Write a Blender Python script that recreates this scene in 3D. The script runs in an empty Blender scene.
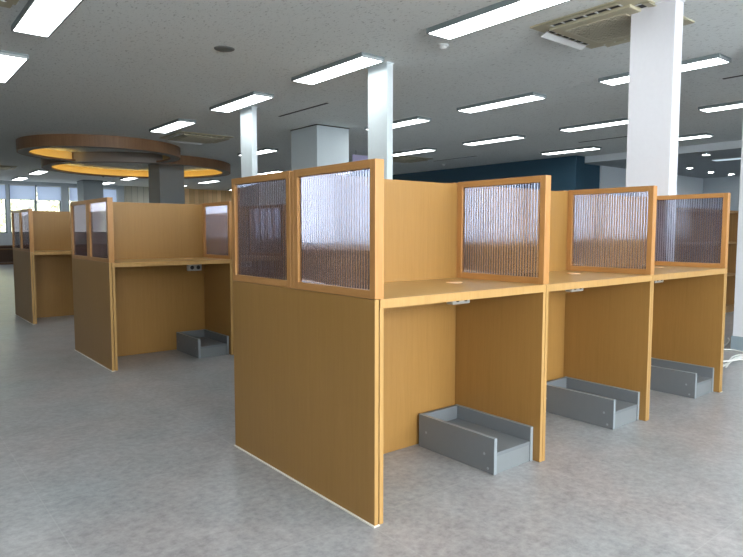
import bpy, bmesh, math, random
from mathutils import Vector, Matrix
random.seed(7)
C = bpy.context.scene.collection
SC = bpy.context.scene

# ------------------------------------------------------------------ materials
def mat(name):
    m = bpy.data.materials.new(name); m.use_nodes = True
    nt = m.node_tree
    b = next(n for n in nt.nodes if n.type == 'BSDF_PRINCIPLED')
    return m, nt, b

def plain(name, col, rough=0.5, metal=0.0, spec=0.5):
    m, nt, b = mat(name)
    n = nt.nodes.new('ShaderNodeTexNoise'); n.inputs['Scale'].default_value = 35; n.inputs['Detail'].default_value = 3
    tc = nt.nodes.new('ShaderNodeTexCoord'); nt.links.new(tc.outputs['Object'], n.inputs['Vector'])
    r = nt.nodes.new('ShaderNodeValToRGB')
    r.color_ramp.elements[0].position = 0.3; r.color_ramp.elements[1].position = 0.7
    r.color_ramp.elements[0].color = (*[c * 0.985 for c in col], 1); r.color_ramp.elements[1].color = (*[min(1, c * 1.01) for c in col], 1)
    nt.links.new(n.outputs['Fac'], r.inputs['Fac']); nt.links.new(r.outputs['Color'], b.inputs['Base Color'])
    b.inputs['Roughness'].default_value = rough; b.inputs['Metallic'].default_value = metal
    b.inputs['Specular IOR Level'].default_value = spec
    return m

def wood(name, dark, light, rough=0.42, grain=(45, 45, 1.6), fine=True, spec=0.4):
    """veneer with the grain running along object Z"""
    m, nt, b = mat(name); L = nt.links; N = nt.nodes
    tc = N.new('ShaderNodeTexCoord'); mp = N.new('ShaderNodeMapping'); mp.inputs['Scale'].default_value = grain
    L.new(tc.outputs['Object'], mp.inputs['Vector'])
    n1 = N.new('ShaderNodeTexNoise'); n1.inputs['Scale'].default_value = 1.0; n1.inputs['Detail'].default_value = 5; n1.inputs['Roughness'].default_value = 0.6; n1.inputs['Distortion'].default_value = 0.4
    L.new(mp.outputs['Vector'], n1.inputs['Vector'])
    mp2 = N.new('ShaderNodeMapping'); mp2.inputs['Scale'].default_value = (grain[0] * 6, grain[1] * 6, grain[2] * 5)
    L.new(tc.outputs['Object'], mp2.inputs['Vector'])
    n2 = N.new('ShaderNodeTexNoise'); n2.inputs['Scale'].default_value = 1.0; n2.inputs['Detail'].default_value = 2
    L.new(mp2.outputs['Vector'], n2.inputs['Vector'])
    mp3 = N.new('ShaderNodeMapping'); mp3.inputs['Scale'].default_value = (2.2, 2.2, 0.9)
    L.new(tc.outputs['Object'], mp3.inputs['Vector'])
    n3 = N.new('ShaderNodeTexNoise'); n3.inputs['Scale'].default_value = 1.0; n3.inputs['Detail'].default_value = 2
    L.new(mp3.outputs['Vector'], n3.inputs['Vector'])
    a = N.new('ShaderNodeMath'); a.operation = 'MULTIPLY_ADD'; a.inputs[1].default_value = 0.5
    L.new(n2.outputs['Fac'], a.inputs[0]); 
    a2 = N.new('ShaderNodeMath'); a2.operation = 'MULTIPLY_ADD'; a2.inputs[1].default_value = 0.6
    L.new(n1.outputs['Fac'], a2.inputs[0])
    a3 = N.new('ShaderNodeMath'); a3.operation = 'MULTIPLY_ADD'; a3.inputs[1].default_value = 0.5; a3.inputs[2].default_value = -0.3
    L.new(n3.outputs['Fac'], a3.inputs[0]); L.new(a3.outputs[0], a2.inputs[2]); L.new(a2.outputs[0], a.inputs[2])
    r = N.new('ShaderNodeValToRGB')
    r.color_ramp.elements[0].position = 0.25; r.color_ramp.elements[1].position = 0.75
    r.color_ramp.elements[0].color = (*dark, 1); r.color_ramp.elements[1].color = (*light, 1)
    L.new(a.outputs[0], r.inputs['Fac']); L.new(r.outputs['Color'], b.inputs['Base Color'])
    b.inputs['Roughness'].default_value = rough; b.inputs['Specular IOR Level'].default_value = spec
    return m

def emit(name, col, strength):
    m = bpy.data.materials.new(name); m.use_nodes = True; nt = m.node_tree; nt.nodes.clear()
    e = nt.nodes.new('ShaderNodeEmission'); o = nt.nodes.new('ShaderNodeOutputMaterial')
    e.inputs['Color'].default_value = (*col, 1); e.inputs['Strength'].default_value = strength
    nt.links.new(e.outputs[0], o.inputs['Surface']); return m

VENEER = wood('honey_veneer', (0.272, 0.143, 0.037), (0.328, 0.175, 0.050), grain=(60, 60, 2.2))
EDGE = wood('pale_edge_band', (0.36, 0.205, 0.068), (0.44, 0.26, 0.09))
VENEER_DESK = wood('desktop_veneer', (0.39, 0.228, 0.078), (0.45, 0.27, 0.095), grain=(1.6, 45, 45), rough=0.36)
FRAME = wood('orange_oak', (0.36, 0.165, 0.048), (0.48, 0.245, 0.085), rough=0.4)
FRAME_H = wood('orange_oak_rail', (0.36, 0.165, 0.048), (0.48, 0.245, 0.085), rough=0.4, grain=(45, 1.6, 45))
CANOPY = wood('canopy_walnut', (0.19, 0.10, 0.05), (0.30, 0.165, 0.085), rough=0.5, grain=(25, 25, 0.8))
PANELLING = wood('pine_panelling', (0.50, 0.30, 0.13), (0.72, 0.48, 0.24), grain=(12, 12, 0.5))
SHELF = wood('shelf_veneer', (0.24, 0.13, 0.045), (0.32, 0.18, 0.07))
DARKWOOD = wood('sideboard_brown', (0.10, 0.05, 0.028), (0.16, 0.085, 0.045))
LAM = plain('grey_laminate', (0.145, 0.160, 0.175), 0.45)
LAM2 = plain('light_grey_laminate', (0.18, 0.195, 0.205), 0.45)
LAM_EDGE = plain('pale_grey_edging', (0.25, 0.28, 0.30), 0.4)
CAP = plain('screw_cap_grey', (0.26, 0.28, 0.30), 0.4)
WHITE = plain('white_plastic', (0.72, 0.73, 0.73), 0.35)
SOCK = plain('grey_socket_plastic', (0.46, 0.46, 0.44), 0.4)
DARKHOLE = plain('dark_socket', (0.02, 0.02, 0.02), 0.6)
SEALANT = plain('white_sealant', (0.80, 0.77, 0.70), 0.5)
GROMMET = plain('peach_grommet', (0.72, 0.47, 0.27), 0.5)
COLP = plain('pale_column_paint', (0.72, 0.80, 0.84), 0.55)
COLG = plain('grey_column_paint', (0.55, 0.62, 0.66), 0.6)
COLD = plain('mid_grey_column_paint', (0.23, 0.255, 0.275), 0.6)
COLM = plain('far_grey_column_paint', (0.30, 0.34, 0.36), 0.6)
COLW = plain('white_column_paint', (0.70, 0.70, 0.745), 0.55)
PLINTH = plain('blue_grey_plinth', (0.26, 0.32, 0.36), 0.5)
HOUS = plain('lamp_housing', (0.22, 0.26, 0.27), 0.4)
HOUSW = plain('lamp_end_cap', (0.42, 0.46, 0.48), 0.4)
ACB = plain('cream_ac_panel', (0.50, 0.46, 0.33), 0.45)
ACL = plain('light_cream_grille', (0.62, 0.58, 0.45), 0.45)
SLOTM = plain('black_slot', (0.015, 0.015, 0.015), 0.6)
SPK = plain('grey_speaker_mesh', (0.16, 0.165, 0.16), 0.6)
NAVY = plain('navy_wall_paint', (0.026, 0.078, 0.125), 0.6)
GREYW = plain('pale_grey_wall_paint', (0.74, 0.78, 0.82), 0.6)
MIDW = plain('grey_blue_wall_paint', (0.48, 0.53, 0.57), 0.6)
WINF = plain('grey_window_frame', (0.14, 0.18, 0.21), 0.45)
SOFFIT = plain('grey_soffit_board', (0.30, 0.27, 0.25), 0.6)
COVE = plain('cream_cove_wall', (0.75, 0.58, 0.28), 0.6)
BARK = plain('tree_bark', (0.10, 0.08, 0.06), 0.9)
LEAF = plain('yellow_green_leaf', (0.40, 0.40, 0.27), 0.7)
CABLE = plain('white_cable', (0.80, 0.80, 0.78), 0.4)
SIGNM = plain('lilac_sign_board', (0.55, 0.50, 0.75), 0.5)
SIGNT = plain('dark_sign_print', (0.05, 0.05, 0.10), 0.6)
LAMP = emit('lamp_diffuser', (0.95, 1.0, 1.0), 12.0)
LAMPS = emit('downlight_lens', (0.95, 1.0, 1.0), 90.0)
LAMPB = emit('dim_panel_lens', (0.70, 0.88, 1.0), 0.8)
LED = emit('warm_led_strip', (1.0, 0.66, 0.18), 9.0)

def glass_reeded():
    m = bpy.data.materials.new('reeded_pane'); m.use_nodes = True; nt = m.node_tree; nt.nodes.clear()
    o = nt.nodes.new('ShaderNodeOutputMaterial'); g = nt.nodes.new('ShaderNodeBsdfGlass')
    g.inputs['Color'].default_value = (0.93, 0.92, 0.97, 1); g.inputs['IOR'].default_value = 1.5; g.inputs['Roughness'].default_value = 0.0
    tr = nt.nodes.new('ShaderNodeBsdfTranslucent'); tr.inputs['Color'].default_value = (0.80, 0.76, 0.86, 1)
    mx = nt.nodes.new('ShaderNodeMixShader'); mx.inputs[0].default_value = 0.07
    nt.links.new(g.outputs[0], mx.inputs[1]); nt.links.new(tr.outputs[0], mx.inputs[2])
    nt.links.new(mx.outputs[0], o.inputs['Surface']); return m
REED = glass_reeded()

def glass_window():
    m = bpy.data.materials.new('window_glass'); m.use_nodes = True; nt = m.node_tree; nt.nodes.clear()
    o = nt.nodes.new('ShaderNodeOutputMaterial'); t = nt.nodes.new('ShaderNodeBsdfTransparent'); g = nt.nodes.new('ShaderNodeBsdfGlossy')
    g.inputs['Roughness'].default_value = 0.02; t.inputs['Color'].default_value = (0.95, 0.97, 0.97, 1)
    mx = nt.nodes.new('ShaderNodeMixShader'); mx.inputs[0].default_value = 0.06
    nt.links.new(t.outputs[0], mx.inputs[1]); nt.links.new(g.outputs[0], mx.inputs[2]); nt.links.new(mx.outputs[0], o.inputs['Surface'])
    return m
WGLASS = glass_window()

def blind_mat(k=1.0, v=1.0):
    m = bpy.data.materials.new('blind_fabric'); m.use_nodes = True; nt = m.node_tree; nt.nodes.clear()
    o = nt.nodes.new('ShaderNodeOutputMaterial'); d = nt.nodes.new('ShaderNodeBsdfDiffuse'); t = nt.nodes.new('ShaderNodeBsdfTranslucent')
    w = nt.nodes.new('ShaderNodeTexWave'); w.inputs['Scale'].default_value = 60
    r = nt.nodes.new('ShaderNodeValToRGB'); r.color_ramp.elements[0].color = (0.50 * k, 0.55 * k, 0.68 * k * v, 1); r.color_ramp.elements[1].color = (0.55 * k, 0.60 * k, 0.73 * k * v, 1)
    nt.links.new(w.outputs['Fac'], r.inputs['Fac']); nt.links.new(r.outputs['Color'], t.inputs['Color']); nt.links.new(r.outputs['Color'], d.inputs['Color'])
    mx = nt.nodes.new('ShaderNodeMixShader'); mx.inputs[0].default_value = 0.85
    nt.links.new(d.outputs[0], mx.inputs[1]); nt.links.new(t.outputs[0], mx.inputs[2]); nt.links.new(mx.outputs[0], o.inputs['Surface'])
    return m
BLIND = blind_mat(1.3)
BLIND_DENSE = blind_mat(0.68, 0.88)

def floor_mat():
    m, nt, b = mat('grey_vinyl_tile'); L = nt.links; N = nt.nodes
    tc = N.new('ShaderNodeTexCoord')
    def noise(sc, det, ro, dist=0):
        n = N.new('ShaderNodeTexNoise'); n.inputs['Scale'].default_value = sc; n.inputs['Detail'].default_value = det
        n.inputs['Roughness'].default_value = ro; n.inputs['Distortion'].default_value = dist
        L.new(tc.outputs['Object'], n.inputs['Vector']); return n
    a = noise(5.0, 9, 0.74, 0.5); f = noise(34, 7, 0.72)
    mx = N.new('ShaderNodeMath'); mx.operation = 'MULTIPLY_ADD'; mx.inputs[1].default_value = 0.62
    h = N.new('ShaderNodeMath'); h.operation = 'MULTIPLY'; h.inputs[1].default_value = 0.38
    L.new(a.outputs['Fac'], h.inputs[0]); L.new(f.outputs['Fac'], mx.inputs[0]); L.new(h.outputs[0], mx.inputs[2])
    r = N.new('ShaderNodeValToRGB'); e = r.color_ramp.elements
    e[0].position = 0.34; e[0].color = (0.185, 0.186, 0.187, 1); e[1].position = 0.66; e[1].color = (0.415, 0.417, 0.418, 1)
    L.new(mx.outputs[0], r.inputs['Fac'])
    # bluish / pinkish drift of the print
    t = noise(1.6, 3, 0.5); rt = N.new('ShaderNodeValToRGB')
    rt.color_ramp.elements[0].position = 0.35; rt.color_ramp.elements[1].position = 0.65
    rt.color_ramp.elements[0].color = (0.95, 1.0, 1.035, 1); rt.color_ramp.elements[1].color = (1.05, 0.985, 0.985, 1)
    L.new(t.outputs['Fac'], rt.inputs['Fac'])
    mm = N.new('ShaderNodeMix'); mm.data_type = 'RGBA'; mm.blend_type = 'MULTIPLY'; mm.inputs[0].default_value = 1
    L.new(r.outputs['Color'], mm.inputs[6]); L.new(rt.outputs['Color'], mm.inputs[7])
    # tile joints
    mp = N.new('ShaderNodeMapping'); mp.inputs['Location'].default_value = (0.005, -0.07, 0); L.new(tc.outputs['Object'], mp.inputs['Vector'])
    br = N.new('ShaderNodeTexBrick'); br.offset = 0.0; br.inputs['Scale'].default_value = 1.0
    br.inputs['Brick Width'].default_value = 0.8; br.inputs['Row Height'].default_value = 0.8; br.inputs['Mortar Size'].default_value = 0.0022
    br.inputs['Mortar Smooth'].default_value = 0.1
    L.new(mp.outputs['Vector'], br.inputs['Vector'])
    mj = N.new('ShaderNodeMix'); mj.data_type = 'RGBA'; mj.inputs[7].default_value = (0.52, 0.52, 0.52, 1)
    js = N.new('ShaderNodeMath'); js.operation = 'MULTIPLY'; js.inputs[1].default_value = 0.2; L.new(br.outputs['Fac'], js.inputs[0])
    L.new(js.outputs[0], mj.inputs[0]); L.new(mm.outputs[2], mj.inputs[6]); L.new(mj.outputs[2], b.inputs['Base Color'])
    rr = N.new('ShaderNodeMapRange'); rr.inputs['To Min'].default_value = 0.24; rr.inputs['To Max'].default_value = 0.38
    L.new(f.outputs['Fac'], rr.inputs['Value']); L.new(rr.outputs[0], b.inputs['Roughness'])
    b.inputs['Specular IOR Level'].default_value = 0.5
    bp = N.new('ShaderNodeBump'); bp.inputs['Strength'].default_value = 0.08; bp.inputs['Distance'].default_value = 0.004
    L.new(f.outputs['Fac'], bp.inputs['Height']); L.new(bp.outputs[0], b.inputs['Normal'])
    return m
FLOOR = floor_mat()

def ceil_mat(name, col):
    m, nt, b = mat(name); L = nt.links; N = nt.nodes
    tc = N.new('ShaderNodeTexCoord')
    v = N.new('ShaderNodeTexNoise'); v.inputs['Scale'].default_value = 62; v.inputs['Detail'].default_value = 4; v.inputs['Roughness'].default_value = 0.65
    mp = N.new('ShaderNodeMapping'); mp.inputs['Scale'].default_value = (1, 0.45, 1)
    L.new(tc.outputs['Object'], mp.inputs['Vector']); L.new(mp.outputs['Vector'], v.inputs['Vector'])
    r = N.new('ShaderNodeValToRGB'); e = r.color_ramp.elements
    e[0].position = 0.33; e[0].color = (*[c * 0.62 for c in col], 1); e[1].position = 0.42; e[1].color = (*col, 1)
    L.new(v.outputs['Fac'], r.inputs['Fac'])
    br = N.new('ShaderNodeTexBrick'); br.offset = 0.5; br.inputs['Scale'].default_value = 1
    br.inputs['Brick Width'].default_value = 0.55; br.inputs['Row Height'].default_value = 0.275; br.inputs['Mortar Size'].default_value = 0.0012
    L.new(tc.outputs['Object'], br.inputs['Vector'])
    mj = N.new('ShaderNodeMix'); mj.data_type = 'RGBA'; mj.inputs[7].default_value = (*[c * 0.75 for c in col], 1)
    js = N.new('ShaderNodeMath'); js.operation = 'MULTIPLY'; js.inputs[1].default_value = 0.4; L.new(br.outputs['Fac'], js.inputs[0])
    L.new(js.outputs[0], mj.inputs[0]); L.new(r.outputs['Color'], mj.inputs[6]); L.new(mj.outputs[2], b.inputs['Base Color'])
    b.inputs['Roughness'].default_value = 0.85; b.inputs['Specular IOR Level'].default_value = 0.2
    bp = N.new('ShaderNodeBump'); bp.inputs['Strength'].default_value = 0.35; bp.inputs['Distance'].default_value = 0.01
    L.new(v.outputs['Fac'], bp.inputs['Height']); L.new(bp.outputs[0], b.inputs['Normal'])
    return m
CEIL = ceil_mat('acoustic_ceiling_board', (0.84, 0.875, 0.865))
CEIL2 = plain('smooth_grey_ceiling', (0.46, 0.50, 0.53), 0.8)

def planks(name, cols, w):
    """vertical planks of varying tone along object X"""
    m, nt, b = mat(name); L = nt.links; N = nt.nodes
    tc = N.new('ShaderNodeTexCoord'); sx = N.new('ShaderNodeSeparateXYZ'); L.new(tc.outputs['Object'], sx.inputs[0])
    d = N.new('ShaderNodeMath'); d.operation = 'DIVIDE'; d.inputs[1].default_value = w; L.new(sx.outputs['X'], d.inputs[0])
    fl = N.new('ShaderNodeMath'); fl.operation = 'FLOOR'; L.new(d.outputs[0], fl.inputs[0])
    wn = N.new('ShaderNodeTexWhiteNoise'); wn.noise_dimensions = '1D'; L.new(fl.outputs[0], wn.inputs['W'])
    r = N.new('ShaderNodeValToRGB'); r.color_ramp.elements[0].color = (*cols[0], 1); r.color_ramp.elements[1].color = (*cols[1], 1)
    L.new(wn.outputs['Value'], r.inputs['Fac'])
    fr = N.new('ShaderNodeMath'); fr.operation = 'FRACT'; L.new(d.outputs[0], fr.inputs[0])
    lt = N.new('ShaderNodeMath'); lt.operation = 'LESS_THAN'; lt.inputs[1].default_value = 0.05; L.new(fr.outputs[0], lt.inputs[0])
    mj = N.new('ShaderNodeMix'); mj.data_type = 'RGBA'; mj.inputs[7].default_value = (*[c * 0.5 for c in cols[0]], 1)
    L.new(lt.outputs[0], mj.inputs[0]); L.new(r.outputs['Color'], mj.inputs[6]); L.new(mj.outputs[2], b.inputs['Base Color'])
    b.inputs['Roughness'].default_value = 0.5
    return m
PLANKS_PALE = planks('whitewashed_planks', ((0.50, 0.47, 0.38), (0.82, 0.80, 0.70)), 0.19)
PLANKS_WARM = planks('warm_pine_planks', ((0.56, 0.34, 0.15), (0.86, 0.60, 0.31)), 0.17)

# ------------------------------------------------------------------ mesh helpers
def box(bm, x0, x1, y0, y1, z0, z1, bev=0.0):
    vs = [bm.verts.new((x, y, z)) for z in (z0, z1) for y in (y0, y1) for x in (x0, x1)]
    fs = [(0, 2, 3, 1), (4, 5, 7, 6), (0, 1, 5, 4), (2, 6, 7, 3), (0, 4, 6, 2), (1, 3, 7, 5)]
    faces = [bm.faces.new([vs[i] for i in f]) for f in fs]
    if bev > 0:
        es = list({e for f in faces for e in f.edges})
        bmesh.ops.bevel(bm, geom=es, offset=bev, segments=2, affect='EDGES', profile=0.5)
def new(): return bmesh.new()
def bx(*a, bev=0.0):
    bm = new(); box(bm, *a, bev=bev); return bm
def obj(name, bm, m, parent=None, smooth=False):
    me = bpy.data.meshes.new(name); bmesh.ops.recalc_face_normals(bm, faces=bm.faces[:]); bm.to_mesh(me); bm.free()
    ms = m if isinstance(m, (list, tuple)) else [m]
    for k in ms: me.materials.append(k)
    if smooth:
        for p in me.polygons: p.use_smooth = True
    o = bpy.data.objects.new(name, me); C.objects.link(o)
    if parent: o.parent = parent
    return o
def tag(o, label, cat, group=None, kind=None):
    o['label'] = label; o['category'] = cat
    if group: o['group'] = group
    if kind: o['kind'] = kind
    return o
def thing(name, label, cat, loc=(0, 0, 0), rz=0.0, group=None):
    o = bpy.data.objects.new(name, None); C.objects.link(o); o.empty_display_size = 0.1
    o.location = loc; o.rotation_euler = (0, 0, rz)
    return tag(o, label, cat, group)
def struct(name, bm, m, parent=None):
    o = obj(name, bm, m, parent)
    if not parent: o['kind'] = 'structure'
    return o
def dup(src, loc, rz, label):
    def cp(o, par):
        c = o.copy(); C.objects.link(c)
        if par: c.parent = par
        for ch in list(o.children): cp(ch, c)
        return c
    r = cp(src, None); r.location = loc; r.rotation_euler = (0, 0, rz); r['label'] = label
    return r
def tube(bm, pts, r, n=8):
    rings = []
    pts = [Vector(p) for p in pts]
    for i, p in enumerate(pts):
        d = (pts[min(i + 1, len(pts) - 1)] - pts[max(i - 1, 0)]).normalized()
        up = Vector((0, 0, 1)) if abs(d.z) < 0.9 else Vector((1, 0, 0))
        a = d.cross(up).normalized(); b = a.cross(d)
        rings.append([bm.verts.new(p + a * r * math.cos(2 * math.pi * k / n) + b * r * math.sin(2 * math.pi * k / n)) for k in range(n)])
    for i in range(len(rings) - 1):
        for k in range(n):
            bm.faces.new((rings[i][k], rings[i][(k + 1) % n], rings[i + 1][(k + 1) % n], rings[i + 1][k]))
    bm.faces.new(rings[0]); bm.faces.new(rings[-1][::-1])
def lathe(bm, prof, cx=0, cy=0, n=48, closed=False):
    """profile [(r, z)...] turned about a vertical axis"""
    rings = [[bm.verts.new((cx + r * math.cos(2 * math.pi * k / n), cy + r * math.sin(2 * math.pi * k / n), z)) for k in range(n)] for r, z in prof]
    m = len(rings)
    for i in range(m if closed else m - 1):
        A, B = rings[i], rings[(i + 1) % m]
        for k in range(n):
            bm.faces.new((A[k], A[(k + 1) % n], B[(k + 1) % n], B[k]))
    if not closed:
        if prof[0][0] > 0: bm.faces.new(rings[0][::-1])
        if prof[-1][0] > 0: bm.faces.new(rings[-1])
def smooth_curve(P, k=8):
    out = []
    P = [Vector(p) for p in P]
    for i in range(len(P) - 1):
        p0, p1, p2, p3 = P[max(i - 1, 0)], P[i], P[i + 1], P[min(i + 2, len(P) - 1)]
        for j in range(k):
            t = j / k
            out.append(0.5 * ((2 * p1) + (p2 - p0) * t + (2 * p0 - 5 * p1 + 4 * p2 - p3) * t * t + (3 * p1 - p0 - 3 * p2 + p3) * t ** 3))
    out.append(P[-1]); return out

# ------------------------------------------------------------------ the room
H = 2.43                        # ceiling
XW, XE, YS, YN = -6.5, 9.4, -4.6, 19.3
EX = 15.2                       # east annexe
struct('floor', bx(XW - .3, EX + .3, YS - .3, YN + .3, -0.1, 0), FLOOR)
bm = new(); box(bm, XW - .2, 9.7, YS - .2, YN + .2, H, H + 0.1)
struct('ceiling', bm, CEIL)
struct('ceiling_annexe', bx(9.75, EX + .2, YS - .2, 5.44, 2.31, 2.41), CEIL2)
struct('trim_1', bx(9.7, 9.75, YS, 5.45, 2.31, H + .1), GREYW)           # fascia where the ceiling steps down
struct('wall_west', bx(XW - .2, XW, YS - .2, YN + .2, 0, H), COLD)
struct('wall_navy', bx(XE, XE + .3, 5.33, YN, 0, H), NAVY)
bm = new(); box(bm, XE + .3, 10.45, 5.45, 5.52, 0, H)
struct('wall_navy_return', bm, NAVY)
struct('wall_annexe_north', bx(10.45, EX + .2, 5.41, 5.5, 0, 2.31), GREYW)
struct('wall_annexe_east', bx(EX, EX + .2, YS, 5.41, 0, 2.31), MIDW)

# windowed walls --------------------------------------------------------------
WIN_Z0, WIN_Z1 = 0.9, 2.33
wn = [0]
def window(x0, x1, y, inward, lites, z0=WIN_Z0, z1=WIN_Z1):
    """a window with mullions in a wall at y; inward = +1/-1 gives the room side"""
    wn[0] += 1
    w = bpy.data.objects.new('window_%d' % wn[0], None); C.objects.link(w); w['kind'] = 'structure'; w.location = (0, 0, 0)
    f = new(); t = 0.035; ya, yb = (y - .04, y + .04)
    box(f, x0, x1, ya, yb, z0, z0 + t); box(f, x0, x1, ya, yb, z1 - t, z1)
    box(f, x0, x0 + t, ya, yb, z0 + t, z1 - t); box(f, x1 - t, x1, ya, yb, z0 + t, z1 - t)
    for k in range(1, lites):
        xm = x0 + (x1 - x0) * k / lites
        box(f, xm - .03, xm + .03, ya, yb, z0 + t, z1 - t)
    obj('window_frame', f, WINF, w)
    for k in range(lites):
        a = x0 + (x1 - x0) * k / lites + .03; b = x0 + (x1 - x0) * (k + 1) / lites - .03
        obj('pane', bx(a, b, y - .003, y + .003, z0 + t, z1 - t), WGLASS, w)
    # sky portal in the opening
    L = bpy.data.lights.new('window_daylight', 'AREA'); L.shape = 'RECTANGLE'; L.size = x1 - x0; L.size_y = z1 - z0
    L.cycles.is_portal = True
    lo = bpy.data.objects.new('window_daylight', L); C.objects.link(lo)
    lo.location = ((x0 + x1) / 2, y - inward * 0.12, (z0 + z1) / 2)
    lo.rotation_euler = (math.radians(90) * (-1 if inward < 0 else 1), 0, 0)
    return w

# north wall: openings
north = []
x = 5.03
bays = [(3.6, 5.05), (2.0, 3.4), (0.47, 1.93), (-1.06, 0.40), (-2.6, -1.13), (-4.13, -2.67), (-5.66, -4.2)]
bm = new()
box(bm, XW, XE + .3, YN, YN + .2, 0, WIN_Z0); box(bm, XW, XE + .3, YN, YN + .2, WIN_Z1, H)
edges = sorted(bays); prev = XW
for a, b in edges:
    box(bm, prev, a, YN, YN + .2, WIN_Z0, WIN_Z1); prev = b
box(bm, prev, XE + .3, YN, YN + .2, WIN_Z0, WIN_Z1)
struct('wall_north', bm, MIDW)
for a, b in bays: window(a, b, YN + .1, -1, 2)
struct('wall_north_panelling', bx(5.28, 6.25, YN - .04, YN, 0, H), PLANKS_PALE)
struct('wall_north_pine', bx(6.25, XE, YN - .04, YN, 0, H), PLANKS_WARM)
# south wall (behind the viewpoint)
sb = [(-3.8 + 2.2 * k, -3.8 + 2.2 * k + 2.1) for k in range(8)]
SZ0 = 0.79
bm = new()
box(bm, XW, EX, YS - .2, YS, 0, SZ0); box(bm, XW, EX, YS - .2, YS, WIN_Z1 - .08, H)
prev = XW
for a, b in sb:
    box(bm, prev, a, YS - .2, YS, SZ0, WIN_Z1 - .08); prev = b
box(bm, prev, EX, YS - .2, YS, SZ0, WIN_Z1 - .08)
struct('wall_south', bm, GREYW)
for a, b in sb: window(a, b, YS - .1, 1, 3, SZ0, WIN_Z1 - .08)

# low cupboards below both rows of windows
def low_cupboard(x0, x1, y0, y1, h, label, front):
    t = thing('low_bookcase', label, 'bookcase', ((x0 + x1) / 2, (y0 + y1) / 2, 0))
    cx, cy = (x0 + x1) / 2, (y0 + y1) / 2
    x0 -= cx; x1 -= cx; y0 -= cy; y1 -= cy
    obj('top_board', bx(x0, x1, y0, y1, h - .03, h), DARKWOOD, t)
    b = new(); n = max(1, round((x1 - x0) / 0.9))
    for k in range(n + 1):
        xx = x0 + (x1 - x0 - .025) * k / n; box(b, xx, xx + .025, y0 + .005, y1 - .005, .06, h - .03)
    yb = (y1 - .02, y1 - .005) if front < 0 else (y0 + .005, y0 + .02)
    box(b, x0, x1, *yb, .06, h - .03)
    obj('carcass', b, DARKWOOD, t)
    obj('shelf', bx(x0 + .02, x1 - .02, y0 + .02, y1 - .02, h * .78, h * .78 + .022), SHELF, t)
    obj('plinth', bx(x0, x1, y0 + .03, y1 - .03, 0, .06), DARKWOOD, t)
    return t
low_cupboard(-6.3, 4.9, YN - .45, YN - .01, .55, 'long dark brown low bookcase below the far windows', -1)
low_cupboard(-6.0, 8.6, YS + .01, YS + .40, 0.75, 'long brown low bookcase under the windows behind the viewpoint', 1)

# roller blinds on the windows in view
bl = [(0.49, 1.19, 'lilac roller blind at the far left, cut by the photo edge', ), (1.23, 1.91, 'lilac roller blind just left of the grey mullion post, leftmost whole strip'),
      (2.02, 2.68, 'pale lilac roller blind above the farthest carrel, left one of the middle window'), (2.74, 3.38, 'pale lilac roller blind above the farthest carrel, right one of the middle window'),
      (3.62, 4.3, 'narrow lilac roller blind directly left of the far grey column'), (4.36, 5.03, 'narrow lilac roller blind directly right of the far grey column')]
for a, b, lab in bl:
    t = thing('roller_blind', lab, 'blind', ((a + b) / 2, YN - .03, 1.9), 0, 'roller blinds on the far windows')
    hw = (b - a) / 2
    obj('fabric', bx(-hw, hw, -.002, .002, 0, .40), BLIND, t)
    r = new(); tube(r, [(-hw, 0, .415), (hw, 0, .415)], .018, 10); obj('roller', r, WHITE, t, True)
    obj('hem_bar', bx(-hw, hw, -.006, .006, -.015, .002), WHITE, t)

# closed roller blinds on the south windows at the right
for k, (a, b) in enumerate(sb[3:]):
    t = thing('roller_blind', 'closed dense roller blind on a window behind the viewpoint', 'blind', ((a + b) / 2, YS + .02, SZ0), 0, 'closed blinds behind the viewpoint')
    hw = (b - a) / 2
    obj('fabric', bx(-hw - .04, hw + .04, -.002, .002, 0, 1.47), BLIND_DENSE, t)
    r = new(); tube(r, [(-hw, 0, 1.485), (hw, 0, 1.485)], .016, 10); obj('roller', r, WHITE, t, True)
    obj('hem_bar', bx(-hw, hw, -.006, .006, -.012, .002), WHITE, t)

# trees outside the far windows
def tree(x, y, h, r, label):
    t = thing('tree', label, 'tree', (x, y, -1.0), 0, 'trees outside the far windows')
    k = new(); tube(k, smooth_curve([(0, 0, 0), (.08, .03, h * .3), (-.03, 0, h * .6), (.05, .05, h * .85)], 4), .11, 8)
    for q in range(5):
        a = q * 1.26; tube(k, [(0, 0, h * (.4 + .06 * q)), (r * .6 * math.cos(a), r * .6 * math.sin(a), h * (.6 + .06 * q))], .035, 6)
    obj('trunk', k, BARK, t, True)
    f = new()
    for q in range(1500):
        d = Vector((random.gauss(0, 1), random.gauss(0, 1), random.gauss(0, 1))).normalized() * r * random.random() ** .4
        c = Vector((0, 0, h * .62)) + Vector((d.x, d.y, d.z * h * .42 / r)); s = .10 + .10 * random.random()
        u = Vector((random.gauss(0, 1), random.gauss(0, 1), random.gauss(0, 1))).normalized(); v = u.orthogonal().normalized()
        f.faces.new([f.verts.new(c + u * s), f.verts.new(c + v * s * .6), f.verts.new(c - u * s), f.verts.new(c - v * s * .6)])
    obj('foliage', f, LEAF, t)
tree(2.1, 25.0, 4.6, 1.5, 'pale yellow-green tree seen through the leftmost far window')
tree(5.4, 26.5, 4.4, 1.5, 'pale yellow-green tree behind the middle far window')
tree(-1.2, 26.0, 4.5, 1.5, 'pale yellow-green tree outside beyond the left edge of the photo')

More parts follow.
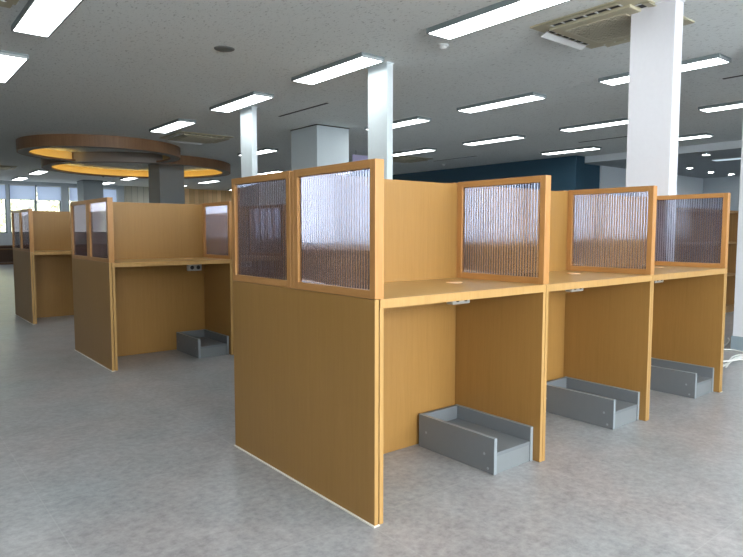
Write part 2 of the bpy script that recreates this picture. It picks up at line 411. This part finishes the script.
# ------------------------------------------------------------------ carrels
TB = 0.010
T, W, D, ZT, ZP = 0.0188, 0.8945, 0.991, 0.75, 1.195
YM = D / 2
def make_carrel():
    t = thing('study_carrel', '', 'study carrel', group='study carrels')
    def sp(a, b):
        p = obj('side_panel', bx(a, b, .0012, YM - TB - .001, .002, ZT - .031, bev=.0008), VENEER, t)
        e = obj('edge_band', bx(a, b, 0, .0012, .002, ZT - .031), EDGE, p); e['label'] = 'pale edge band'
    sp(.0018, T - .0006); sp(W - T + .0006, W - .0015)
    #, T - .0006, 0, YM - TB - .001, .002, ZT - .031, bev=.0012), VENEER, t)
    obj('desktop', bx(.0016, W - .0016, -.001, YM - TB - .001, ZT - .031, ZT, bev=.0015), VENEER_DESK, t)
    e = obj('edge_band', bx(.0018, W - .0018, -.0022, -.001, ZT - .0305, ZT - .0006), EDGE, t); e['label'] = 'pale edge band'
    b = new(); box(b, T, W - T, YM - TB, YM - .0005, .002, ZT); box(b, T + .0005, W - T - .0005, YM - TB, YM - .0005, ZT, 1.187)
    obj('back_panel', b, VENEER, t)
    obj('cable_rail', bx(T + .001, W - T - .001, YM - TB - .03, YM - TB - .001, ZT - .125, ZT - .031, bev=.001), VENEER, t)
    p = obj('power_socket', bx(.675, .785, .315, .355, ZT - .098, ZT - .031, bev=.004), SOCK, t); p['label'] = 'white twin power socket under the desktop'
    for q in (0, 1):
        c = new(); cx = .704 + .052 * q
        cyl = []
        n = 16
        for yy in (.3135, .3155):
            cyl.append([c.verts.new((cx + .016 * math.cos(2 * math.pi * k / n), yy, ZT - .072 + .016 * math.sin(2 * math.pi * k / n))) for k in range(n)])
        for k in range(n): c.faces.new((cyl[0][k], cyl[0][(k + 1) % n], cyl[1][(k + 1) % n], cyl[1][k]))
        c.faces.new(cyl[0]); obj('outlet', c, DARKHOLE, p)
    g = new(); lathe(g, [(.034, ZT), (.034, ZT + .002), (.03, ZT + .003), (.0, ZT + .003)], .666, .30, 24)
    gg = obj('cable_grommet', g, GROMMET, t); gg['label'] = 'pale round cable grommet in the desktop'
    return t
def make_screen():
    t = thing('glass_screen', '', 'screen', group='reeded screens on the carrels')
    y1 = YM - TB - .003; fw = .027; h = ZP - ZT; x1 = 2 * T
    obj('stile', bx(.0005, x1, 0, fw, 0, h, bev=.0015), FRAME, t)
    obj('stile', bx(.0005, x1, y1 - fw, y1, 0, h, bev=.0015), FRAME, t)
    obj('rail', bx(.0005, x1, fw, y1 - fw, 0, fw, bev=.001), FRAME_H, t)
    obj('rail', bx(.0005, x1, fw, y1 - fw, h - fw, h, bev=.001), FRAME_H, t)
    # ribbed pane: a clear sheet cut by deep narrow vertical grooves
    a, b = fw - .004, y1 - fw + .004; n = 31; p = (b - a) / n; prof = []
    xf, xb, gw, dp = T - .008, T + .007, .0013, .0138
    for k in range(n):
        y0 = a + k * p
        prof += [(xf + .0004, y0), (xf, y0 + p * .25), (xf, y0 + p * .75)]
    prof.append((xf + .0004, b)); prof.append((xb, b))
    for k in range(n - 1, 0, -1):
        y0 = a + k * p
        prof += [(xb, y0 + gw / 2), (xb - dp, y0 + gw / 2), (xb - dp, y0 - gw / 2), (xb, y0 - gw / 2)]
    prof.append((xb, a))
    g = new(); z0, z1 = fw - .004, h - fw + .004
    lo = [g.verts.new((x, y, z0)) for x, y in prof]; hi = [g.verts.new((x, y, z1)) for x, y in prof]
    m = len(prof)
    for k in range(m): g.faces.new((lo[k], lo[(k + 1) % m], hi[(k + 1) % m], hi[k]))
    g.faces.new(lo); g.faces.new(hi[::-1])
    pane = obj('pane', g, REED, t); pane['label'] = 'clear vertically reeded pane'
    return t
def make_end():
    t = thing('end_panel', '', 'end panel', group='end panels of the carrel islands')
    obj('panel', bx(0, T - .0028, .0012, D - .0012, .004, ZT - .001, bev=.0008), VENEER, t)
    for ya in (0, D - .0012):
        e = obj('edge_band', bx(0, T - .0028, ya, ya + .0012, .004, ZT - .001), EDGE, t); e['label'] = 'pale edge band'
    s = new(); box(s, -.006, T, -.004, D + .004, 0, .004); 
    k = obj('sealant_bead', s, SEALANT, t); k['label'] = 'white sealant line along the floor'
    return t
def make_footrest():
    t = thing('footrest', '', 'footrest', group='grey footrests under the desks')
    w, d, h, b = .250, .432, .148, .016
    for xx in (0, w - b):
        s = obj('side_board', bx(xx, xx + b, 0, d, .001, h, bev=.0008), LAM, t)
        obj('edging', bx(xx - .0003, xx + b + .0003, -.0015, .0005, .001, h + .0004), LAM_EDGE, s)
        obj('edging', bx(xx - .0003, xx + b + .0003, 0, d, h - .001, h + .0006), LAM_EDGE, s)
        for yy, zz in ((.05, .075), (.385, .075), (.03, .02)):
            c = new(); n = 12; x0 = -.0012 if xx == 0 else w - b - .0012
            A = [c.verts.new((x0, yy + .0055 * math.cos(2 * math.pi * k / n), zz + .0055 * math.sin(2 * math.pi * k / n))) for k in range(n)]
            B = [c.verts.new((x0 + .002, yy + .0055 * math.cos(2 * math.pi * k / n), zz + .0055 * math.sin(2 * math.pi * k / n))) for k in range(n)]
            for k in range(n): c.faces.new((A[k], A[(k + 1) % n], B[(k + 1) % n], B[k]))
            c.faces.new(A); obj('screw_cap', c, CAP, s)
    obj('back_board', bx(b, w - b, d - b, d, .001, h, bev=.0008), LAM, t)
    obj('step', bx(b, w - b, .002, d - b, .072, .087, bev=.0008), LAM, t)
    obj('front_board', bx(b, w - b, .003, .018, .001, .072), LAM2, t)
    return t

ISL = [(0.0, 0.0, 'nearest'), (0.019, 2.876, 'middle'), (0.037, 5.626, 'farthest')]
protoC = protoS = protoE = protoF = None
def place(proto, maker, loc, rz, label):
    if proto is None:
        proto = maker(); proto.location = loc; proto.rotation_euler = (0, 0, rz); proto['label'] = label
        return proto
    dup(proto, loc, rz, label); return proto
ordn = ['left end', 'middle', 'right end']
isl_desc = ['nearest carrel row', 'middle carrel row, behind it', 'farthest carrel row by the windows']
for ix, iy, nm in ISL:
    for k in range(3):
        lab = 'honey veneer study carrel facing the viewer, %s place of the %s carrel row' % (ordn[k], nm)
        protoC = place(protoC, make_carrel, (ix + T + k * W, iy, 0), 0, lab)
        lab = 'honey veneer study carrel on the hidden back side of the %s row, %s place' % (nm, ordn[k])
        protoC = place(protoC, make_carrel, (ix + T + (k + 1) * W, iy + D, 0), math.pi, lab)
        if not (nm == 'farthest' and k > 0):
            lab = 'grey laminate footrest box under the desk of the %s carrel in the %s row' % (ordn[k], nm)
            if nm != 'farthest':
                protoF = place(protoF, make_footrest, (ix + T + k * W + .6225 - .0005, iy + .034, 0), 0, lab)
    pos = ['on the left end', 'between the left and middle desks', 'between the middle and right desks', 'on the right end']
    for k in range(4):
        protoS = place(protoS, make_screen, (ix + k * W, iy, ZT + .0005), 0, 'framed reeded screen %s, %s carrel row, front half' % (pos[k], nm))
        protoS = place(protoS, make_screen, (ix + k * W + 2 * T, iy + D, ZT + .0005), math.pi, 'framed reeded screen %s, %s carrel row, rear half' % (pos[k], nm))
    for xx, pl in ((ix, 'left end'), (ix + W, 'first pair of'), (ix + 2 * W, 'second pair of'), (ix + 3 * W, 'right end')):
        o = obj('divider_post', bx(.0005, 2 * T, -TB - .0008, TB + .0008, 0, ZP - ZT - .004, bev=.001), FRAME)
        o.location = (xx, iy + YM, ZT + .0005); tag(o, 'slim wooden post between the %s screens of the %s carrel row' % (pl, nm), 'post', 'divider posts of the carrel islands')
    protoE = place(protoE, make_end, (ix, iy, 0), 0, 'tall honey veneer panel closing the left end of the %s carrel row' % nm)
    protoE = place(protoE, make_end, (ix + 3 * W + 2 * T, iy + D, 0), math.pi, 'honey veneer panel closing the right end of the %s carrel row' % nm)

# ------------------------------------------------------------------ columns
def column(x0, x1, y0, y1, m, label, plinth=0, name='column', h=H):
    cx, cy = (x0 + x1) / 2, (y0 + y1) / 2
    t = thing(name, label, 'column', (cx, cy, 0))
    obj('shaft', bx(x0 - cx, x1 - cx, y0 - cy, y1 - cy, 0, h, bev=.003), m, t)
    obj('ceiling_trim', bx(x0 - cx - .006, x1 - cx + .006, y0 - cy - .006, y1 - cy + .006, h - .012, h - .0005), SLOTM if m in (COLG, COLM) else m, t)
    e = .008
    obj('plinth', bx(x0 - cx - e, x1 - cx + e, y0 - cy - e, y1 - cy + e, 0, plinth or .08), PLINTH, t)
    return t
column(2.305, 2.374, 2.64, 2.906, COLP, 'thin pale blue-white column right behind the nearest glass screen')
column(2.311, 2.379, 5.092, 5.376, COLP, 'thin pale column standing behind the dark rear screen of the nearest row')
column(2.732, 2.840, .371, .664, COLW, 'tall white column by the right end of the nearest carrel row')
column(4.204, 4.60, .105, .502, COLW, 'white column with blue-grey plinth at the right edge of the photo', .118)
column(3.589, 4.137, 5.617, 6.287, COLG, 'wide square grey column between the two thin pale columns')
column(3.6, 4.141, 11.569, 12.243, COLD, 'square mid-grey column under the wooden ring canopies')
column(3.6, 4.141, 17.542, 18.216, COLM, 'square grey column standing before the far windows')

# ------------------------------------------------------------------ ring canopies
def arc(bm, prof, a0, a1, n=96):
    """closed profile [(r, z)...] swept about the vertical axis from a0 to a1"""
    full = abs(a1 - a0 - 2 * math.pi) < 1e-6
    k = max(8, int(n * (a1 - a0) / (2 * math.pi)))
    rings = [[bm.verts.new((r * math.cos(t), r * math.sin(t), z)) for r, z in prof] for t in [a0 + (a1 - a0) * i / k for i in range(k if full else k + 1)]]
    m = len(prof); q = len(rings)
    for i in range(q if full else q - 1):
        A, B = rings[i], rings[(i + 1) % q]
        for j in range(m): bm.faces.new((A[j], A[(j + 1) % m], B[(j + 1) % m], B[j]))
    if not full:
        bm.faces.new(rings[0]); bm.faces.new(rings[-1][::-1])
def canopy(cx, cy, R, zb, label, a0, a1, hid=None, led=None):
    t = thing('ring_canopy', label, 'ring canopy', (cx, cy, zb), 0, 'wooden ring canopies')
    h = H - zb
    def ring(name, prof, m, p0=a0, p1=a1):
        f = new(); arc(f, prof, p0, p1); return obj(name, f, m, t)
    P = [(R, 0.0), (R, h - .0005), (R - .02, h - .0005), (R - .02, 0.0)]
    if hid:
        ring('fascia', P, CANOPY, hid[1], hid[0] + 2 * math.pi)
        k = ring('inner_fascia', P, SOFFIT, hid[0], hid[1]); k['label'] = 'grey stretch of the fascia inside the smaller ring'
    else: ring('fascia', P, CANOPY)
    ring('soffit_ring', [(R - .021, 0.0), (R - .021, .012), (R - .165, .012), (R - .165, 0.0)], SOFFIT)
    ring('lip', [(R - .165, 0.0), (R - .165, .03), (R - .175, .03), (R - .175, 0.0)], CANOPY)
    ring('cove_lining', [(R - .0215, .013), (R - .0215, h - .001), (R - .03, h - .001), (R - .03, .013)], COVE)
    k = ring('led_strip', [(R - .135, .013), (R - .135, .024), (R - .155, .024), (R - .155, .013)], LED, *(led or (a0, a1))); k['label'] = 'warm glowing light strip in the cove'
C1, R1, C2, R2, ZR = (1.94, 9.74), 1.285, (3.37, 12.05), 1.89, 2.25
dx, dy = C2[0] - C1[0], C2[1] - C1[1]; dd = math.hypot(dx, dy); th = math.atan2(dy, dx)
al = math.acos((dd * dd + R1 * R1 - R2 * R2) / (2 * dd * R1)) + .03; be = math.acos((dd * dd + R2 * R2 - R1 * R1) / (2 * dd * R2))
canopy(*C1, R1, ZR, 'smaller nearer wooden ring canopy on the ceiling, joined to the larger ring', th + al, th - al + 2 * math.pi, None, (th + al + .02, 1.45 * math.pi))
canopy(*C2, R2, ZR, 'larger farther wooden ring canopy with golden cove light, around the grey column', 0, 2 * math.pi, (th + math.pi - be, th + math.pi + be))

# ------------------------------------------------------------------ ceiling lamps
def make_lamp():
    t = thing('ceiling_light', '', 'ceiling light', group='rectangular ceiling lights')
    a, b = .110, .53
    f = new()
    box(f, -a - .012, -a, -b - .012, b + .012, .0, .036); box(f, a, a + .012, -b - .012, b + .012, .0, .036)
    box(f, -a, a, -b - .012, b + .012, .02, .036)
    obj('housing', f, HOUS, t)
    obj('end_cap', bx(-a, a, -b - .012, -b, 0, .02), HOUSW, t); obj('end_cap', bx(-a, a, b, b + .012, 0, .02), HOUSW, t)
    obj('diffuser', bx(-a, a, -b, b, .002, .0195), LAMP, t)
    return t
lamps = [
 (-0.26, 3.095, 'large white ceiling light cut by the top edge, upper left of the photo'),
 (-0.26, 4.912, 'white ceiling light cut by the left edge of the photo'),
 (2.078, 1.257, 'largest long white ceiling light at top centre, beside the cream air conditioner'),
 (2.078, 3.095, 'white ceiling light touching the top of the thin column behind the nearest screen'),
 (2.078, 4.922, 'white ceiling light just above the thin column left of the wide grey one'),
 (2.078, 6.954, 'white ceiling light between the ring canopy and the far air conditioner'),
 (2.078, 15.602, 'small far ceiling light just below the left end of the larger ring canopy'),
 (2.078, 18.001, 'small far ceiling light above the far windows at the left'),
 (4.365, 1.257, 'white ceiling light crossing behind the tall white column, upper right'),
 (4.365, 3.095, 'white ceiling light alone in mid ceiling, right of centre'),
 (4.365, 4.851, 'white ceiling light emerging right of the thin centre column, upper of two'),
 (4.365, 8.71, 'small ceiling light just right of the thin column at the ring canopy side'),
 (4.386, 15.857, 'tiny far ceiling light right of the far grey column, below the golden cove'),
 (4.386, 18.103, 'tiny ceiling light touching the right side of the far grey column'),
 (6.52, 1.257, 'ceiling light at the right edge of the photo, above the bookcase'),
 (6.52, 3.146, 'ceiling light passing just left of the tall white column, middle one on the right'),
 (6.52, 4.984, 'ceiling light above the second reeded screen, left of two over the navy wall'),
 (6.52, 6.893, 'ceiling light emerging right of the thin centre column, lower of two'),
 (6.52, 11.977, 'tiny ceiling light low between the thin left column and the wide grey column'),
 (6.56, 15.653, 'small far ceiling light in front of the pine panelled wall'),
 (8.582, 3.095, 'ceiling light just right of the tall white column, nearest the stepped ceiling edge'),
 (8.582, 4.932, 'thin ceiling light above the end corner of the navy wall'),
 (8.70, 15.65, 'added unseen ceiling light before the pine wall, behind the dark rear screen'),  # from here on: unseen lamps continuing the grid, added to brighten the pine wall
 (8.70, 18.0, 'added unseen ceiling light closest to the pine wall, behind the nearest row'),
 (6.56, 18.0, 'added unseen ceiling light by the pine wall, behind the square column of the canopies'),
 (6.56, 10.25, 'added unseen ceiling light behind the wide square grey column'),
 (8.70, 13.75, 'added unseen ceiling light by the navy wall, behind the wide grey column'),
]
protoL = None
for x, y, lab in lamps: protoL = place(protoL, make_lamp, (x, y, H - .0365), 0, lab)

for x in (-.26, 2.08, 4.37, 6.52):  # unseen lamp rows, added to light carrel fronts and floor from above
    for y in (-.62, -2.48): protoL = place(protoL, make_lamp, (x, y, H - .0365), 0, 'added unseen white rectangular ceiling light behind the viewpoint or above the frame, outside the photo')

# downlights and a panel in the lower ceiling of the annexe
dls = [(12.34, 4.49, 'round downlight in the lower ceiling, leftmost beside the tall white column'), (13.65, 4.6, 'round downlight in the lower ceiling, lowest of the row over the bookcase'),
       (10.2, 3.28, 'round downlight in the lower ceiling, highest and nearest one'), (14.54, 4.51, 'round downlight in the lower ceiling, rightmost by the corner')]
def make_dl():
    t = thing('downlight', '', 'downlight', group='downlights in the lower ceiling')
    a = new(); lathe(a, [(.075, 0), (.075, .004), (.055, .004), (.055, 0)], n=24, closed=True); obj('trim_ring', a, WHITE, t)
    a = new(); lathe(a, [(.055, .001), (.055, .004)], n=24); obj('lens', a, LAMPS, t)
    return t
pd = None
for x, y, lab in dls: pd = place(pd, make_dl, (x, y, 2.3055), 0, lab)
t = thing('ceiling_panel_light', 'bluish rectangular light panel in the lower ceiling at the right edge', 'ceiling light', (11.1, 3.1, 2.285))
obj('housing', bx(-.12, .12, -.42, .42, .008, .0245), HOUSW, t); obj('diffuser', bx(-.10, .10, -.4, .4, 0, .008), LAMPB, t)

# ------------------------------------------------------------------ ceiling fittings
def ac_unit(cx, cy, w, label):
    t = thing('air_conditioner', label, 'air conditioner', (cx, cy, H), 0, 'ceiling air conditioners')
    a = w / 2; z0 = -.034
    p = new(); box(p, -a, a, -a, a, -.012, -.0005, bev=.004)
    obj('panel', p, ACB, t)
    q = a * .76
    b = new(); box(b, -q, q, -q, q, z0, -.0125, bev=.006); obj('cassette_face', b, ACB, t)
    # slots along the four sides
    for k in range(4):
        rot = Matrix.Rotation(k * math.pi / 2, 4, 'Z')
        s = new(); box(s, -q * .84, q * .84, q * 1.03, q * 1.16, -.016, -.0122); s.transform(rot); so = obj('air_slot', s, SLOTM, t)
        for j in range(7):
            d = new(); xx = -q * .84 + q * 1.68 * j / 6; box(d, xx - .006, xx + .006, q * 1.02, q * 1.17, -.020, -.0162)
            d.transform(rot); obj('divider', d, WHITE, so)
        l = new(); box(l, -q * .86, q * .86, 0, .052, -.004, 0)
        ang = math.radians(-28 if k == 0 else -8)
        l.transform(rot @ Matrix.Translation((0, q * 1.17, -.016 if k else -.018)) @ Matrix.Rotation(ang, 4, 'X')) 
        obj('louver', l, WHITE if k in (0,) else ACB, t)
    # intake grille: a lattice
    g = new(); r = q * .72; n = 14
    obj('intake', bx(-r, r, -r, r, z0 - .001, z0), SLOTM, t)
    for j in range(n + 1):
        u = -r + 2 * r * j / n
        box(g, u - .0078, u + .0078, -r, r, z0 - .006, z0 - .0012); box(g, -r, r, u - .0078, u + .0078, z0 - .006, z0 - .0012)
    obj('grille', g, ACL, t)
    return t
ac_unit(2.899, 0.9, .80, 'cream ceiling cassette air conditioner behind the tall white column')
ac_unit(2.803, 7.812, .86, 'cassette air conditioner on the ceiling right of the ring canopies')
ac_unit(7.224, 7.893, .86, 'faint far cassette air conditioner low on the ceiling over the navy wall')
ac_unit(1.047, 14.938, .80, 'small far cassette air conditioner at the left edge of the photo')
ac_unit(-0.852, 2.809, .80, 'cassette air conditioner whose corner shows at the top left corner')

a = new(); lathe(a, [(.0, -.008), (.066, -.008), (.080, -.005), (.082, -.0003)], 0, 0, 32)
o = obj('ceiling_speaker', a, SPK, None, True); o.location = (1.047, 3.181, H); tag(o, 'round dark grey ceiling speaker left of the nearest lights', 'speaker')
def detector(x, y, label, s=1):
    t = thing('smoke_detector', label, 'smoke detector', (x, y, H))
    a = new(); lathe(a, [(.0, -.012 * s), (.036 * s, -.012 * s), (.048 * s, -.006 * s), (.048 * s, -.0004)], n=24); obj('base', a, WHITE, t, True)
    a = new(); lathe(a, [(.0, -.034 * s), (.018 * s, -.032 * s), (.030 * s, -.022 * s), (.032 * s, -.0125 * s)], n=24); obj('sensor', a, WHITE, t, True)
detector(2.334, 2.002, 'white smoke detector below the left tip of the largest ceiling light')
detector(8.602, 8.098, 'tiny white smoke detector on the far ceiling at the navy wall', 1.3)
detector(3.395, 7.383, 'tiny white smoke detector next to the far air conditioner by the canopies', .9)
a = new(); lathe(a, [(.0, -.10), (.035, -.085), (.05, -.05), (.05, -.0004)], n=20)
o = obj('dome_camera', a, SLOTM, None, True); o.location = (3.457, 15.091, H); tag(o, 'tiny black dome camera on the ceiling above the far grey column', 'camera')
slots = [(2.895, 4.381, 5.453, 'thin black slot in the ceiling left of the wide grey column'), (5.182, 0.797, 1.053, 'thin black slot in the ceiling at the right edge'),
         (7.888, 3.401, 4.32, 'thin black slot in the ceiling over the navy wall end, by the tall column'), (7.99, 6.617, 7.791, 'thin dark slot in the far ceiling above the navy wall')]
for x, y0, y1, lab in slots:
    t = thing('slot_diffuser', lab, 'ceiling slot', (x, (y0 + y1) / 2, H))
    l = (y1 - y0) / 2
    obj('slot', bx(-.012, .012, -l, l, -.004, -.0004), SLOTM, t); obj('flange', bx(.0125, .020, -l, l, -.005, -.0004), HOUS, t)

# hanging sign
t = thing('hanging_sign', 'small lilac hanging sign just left of the thin centre column', 'sign', (5.9, 7.45, 2.08))
obj('board', bx(-.30, .30, -.01, .01, 0, .27, bev=.003), SIGNM, t)
b = new()
for k in range(6):
    x0 = -.17 + k * .062; box(b, x0, x0 + .045, -.0115, -.0105, .085, .10); box(b, x0 + .012, x0 + .03, -.0115, -.0105, .10, .135)
obj('lettering', b, SIGNT, t)
for s in (-.22, .22):
    r = new(); tube(r, [(s, 0, .27), (s, 0, H - 2.08 - .0005)], .004, 6); obj('hanger', r, HOUS, t)

# ------------------------------------------------------------------ bookcase and cables at right
t = thing('bookcase', 'pale wood open bookcase without books behind the right end of the nearest row', 'bookcase', (6.45, 1.62, 0))
bw, bd, bh = 1.45, .14, 1.215
for k in range(4):
    xx = -bw + (2 * bw - .022) * k / 3
    obj('upright', bx(xx, xx + .022, -bd, bd - .012, .0, bh - .024), SHELF, t)
obj('top_board', bx(-bw, bw, -bd, bd, bh - .024, bh), SHELF, t)
obj('back_panel', bx(-bw, bw, bd - .011, bd - .001, .09, bh - .025), SHELF, t)
for z in (.06, .44, .82):
    for k in range(3):
        x0 = -bw + (2 * bw - .022) * k / 3 + .0225; x1 = -bw + (2 * bw - .022) * (k + 1) / 3 - .0005
        obj('shelf', bx(x0, x1, -bd + .003, bd - .0115, z, z + .024), SHELF, t)
obj('plinth', bx(-bw + .023, bw - .023, -bd + .015, -bd + .03, 0, .058), SHELF, t)

cab = [[(4.75, .74, 0), (4.62, .68, 0), (4.37, .615, 0), (4.16, .60, 0), (3.95, .70, 0)],
       [(4.0, .60, 0), (4.12, .55, 0), (4.175, .49, 0), (4.14, .376, 0), (4.18, .20, 0), (4.4, -.1, 0)],
       [(3.25, .30, 0), (3.54, .295, 0), (3.713, .335, 0), (3.90, .375, 0), (4.02, .345, 0), (4.06, .15, 0), (3.98, -.1, 0)],
       [(3.28, .24, 0), (3.54, .275, 0), (3.72, .312, 0), (3.869, .295, 0), (3.95, .12, 0), (3.85, -.15, 0)],
       [(3.30, .20, 0), (3.50, .25, 0), (3.63, .265, 0), (3.749, .250, 0), (3.80, .08, 0), (3.70, -.2, 0)],
       [(3.22, .34, 0), (3.40, .27, 0), (3.512, .232, 0), (3.60, .20, 0), (3.62, .06, 0), (3.50, -.2, 0)]]
lb = ['white floor cable running back along the side of the column plinth', 'white floor cable looping closest around the column plinth', 'white floor cable, outermost of the bundle in front of the plinth',
      'white floor cable, second of the bundle in front of the plinth', 'white floor cable, third of the bundle in front of the plinth', 'white floor cable closest to the viewer, by the last carrel']
for k, P in enumerate(cab):
    b = new(); tube(b, [(x, y, (.0072 if k < 2 else .0072 + .0145 * (k - 2))) for x, y, z in smooth_curve(P, 10)], .0055, 8)
    o = obj('cable', b, CABLE, None, True); tag(o, lb[k], 'cable', 'white cables on the floor')

# ------------------------------------------------------------------ sky, camera
SKY_SOUTH, SKY_NORTH = 28.0, 1.05          # overcast sky, bright on the sunny south side
w = bpy.data.worlds.new('sky'); SC.world = w; w.use_nodes = True
nt = w.node_tree; bg = nt.nodes['Background']
tc = nt.nodes.new('ShaderNodeTexCoord'); sp = nt.nodes.new('ShaderNodeSeparateXYZ'); nt.links.new(tc.outputs['Generated'], sp.inputs[0])
mr = nt.nodes.new('ShaderNodeMapRange'); mr.inputs['From Min'].default_value = -0.6; mr.inputs['From Max'].default_value = 0.6
mr.inputs['To Min'].default_value = SKY_SOUTH; mr.inputs['To Max'].default_value = SKY_NORTH; mr.interpolation_type = 'SMOOTHSTEP'
nt.links.new(sp.outputs['Y'], mr.inputs['Value']); nt.links.new(mr.outputs[0], bg.inputs['Strength'])
bg.inputs['Color'].default_value = (0.97, 0.985, 1.0, 1)

cam = bpy.data.cameras.new('camera'); co = bpy.data.objects.new('camera', cam); C.objects.link(co)
F, PITCH, ROLL, YAW = 616.65, 0.0765, 0.001, 0.6828
fw = Vector((math.sin(YAW) * math.cos(PITCH), math.cos(YAW) * math.cos(PITCH), -math.sin(PITCH)))
r = Vector((math.cos(YAW), -math.sin(YAW), 0)); u = r.cross(fw)
r2 = r * math.cos(ROLL) + u * math.sin(ROLL); u2 = -r * math.sin(ROLL) + u * math.cos(ROLL)
M = Matrix(((r2.x, u2.x, -fw.x), (r2.y, u2.y, -fw.y), (r2.z, u2.z, -fw.z))).to_4x4()
M.translation = (-1.2414, -1.5091, 0.9678)
co.matrix_world = M
cam.sensor_width = 36; cam.sensor_fit = 'HORIZONTAL'; cam.lens = F / 743 * 36; cam.clip_start = .02; cam.clip_end = 200
SC.camera = co
vs = SC.view_settings; SC.display_settings.display_device = 'sRGB'
vs.view_transform = 'Standard'; vs.look = 'None'; vs.gamma = 1; vs.use_curve_mapping = False; vs.exposure = 0.0
SC.cycles.max_bounces = 12; SC.cycles.transmission_bounces = 10; SC.cycles.diffuse_bounces = 5; SC.cycles.glossy_bounces = 5
SC.cycles.use_denoising = True
SC.cycles.caustics_refractive = True; SC.cycles.caustics_reflective = False
SC.cycles.sample_clamp_indirect = 6
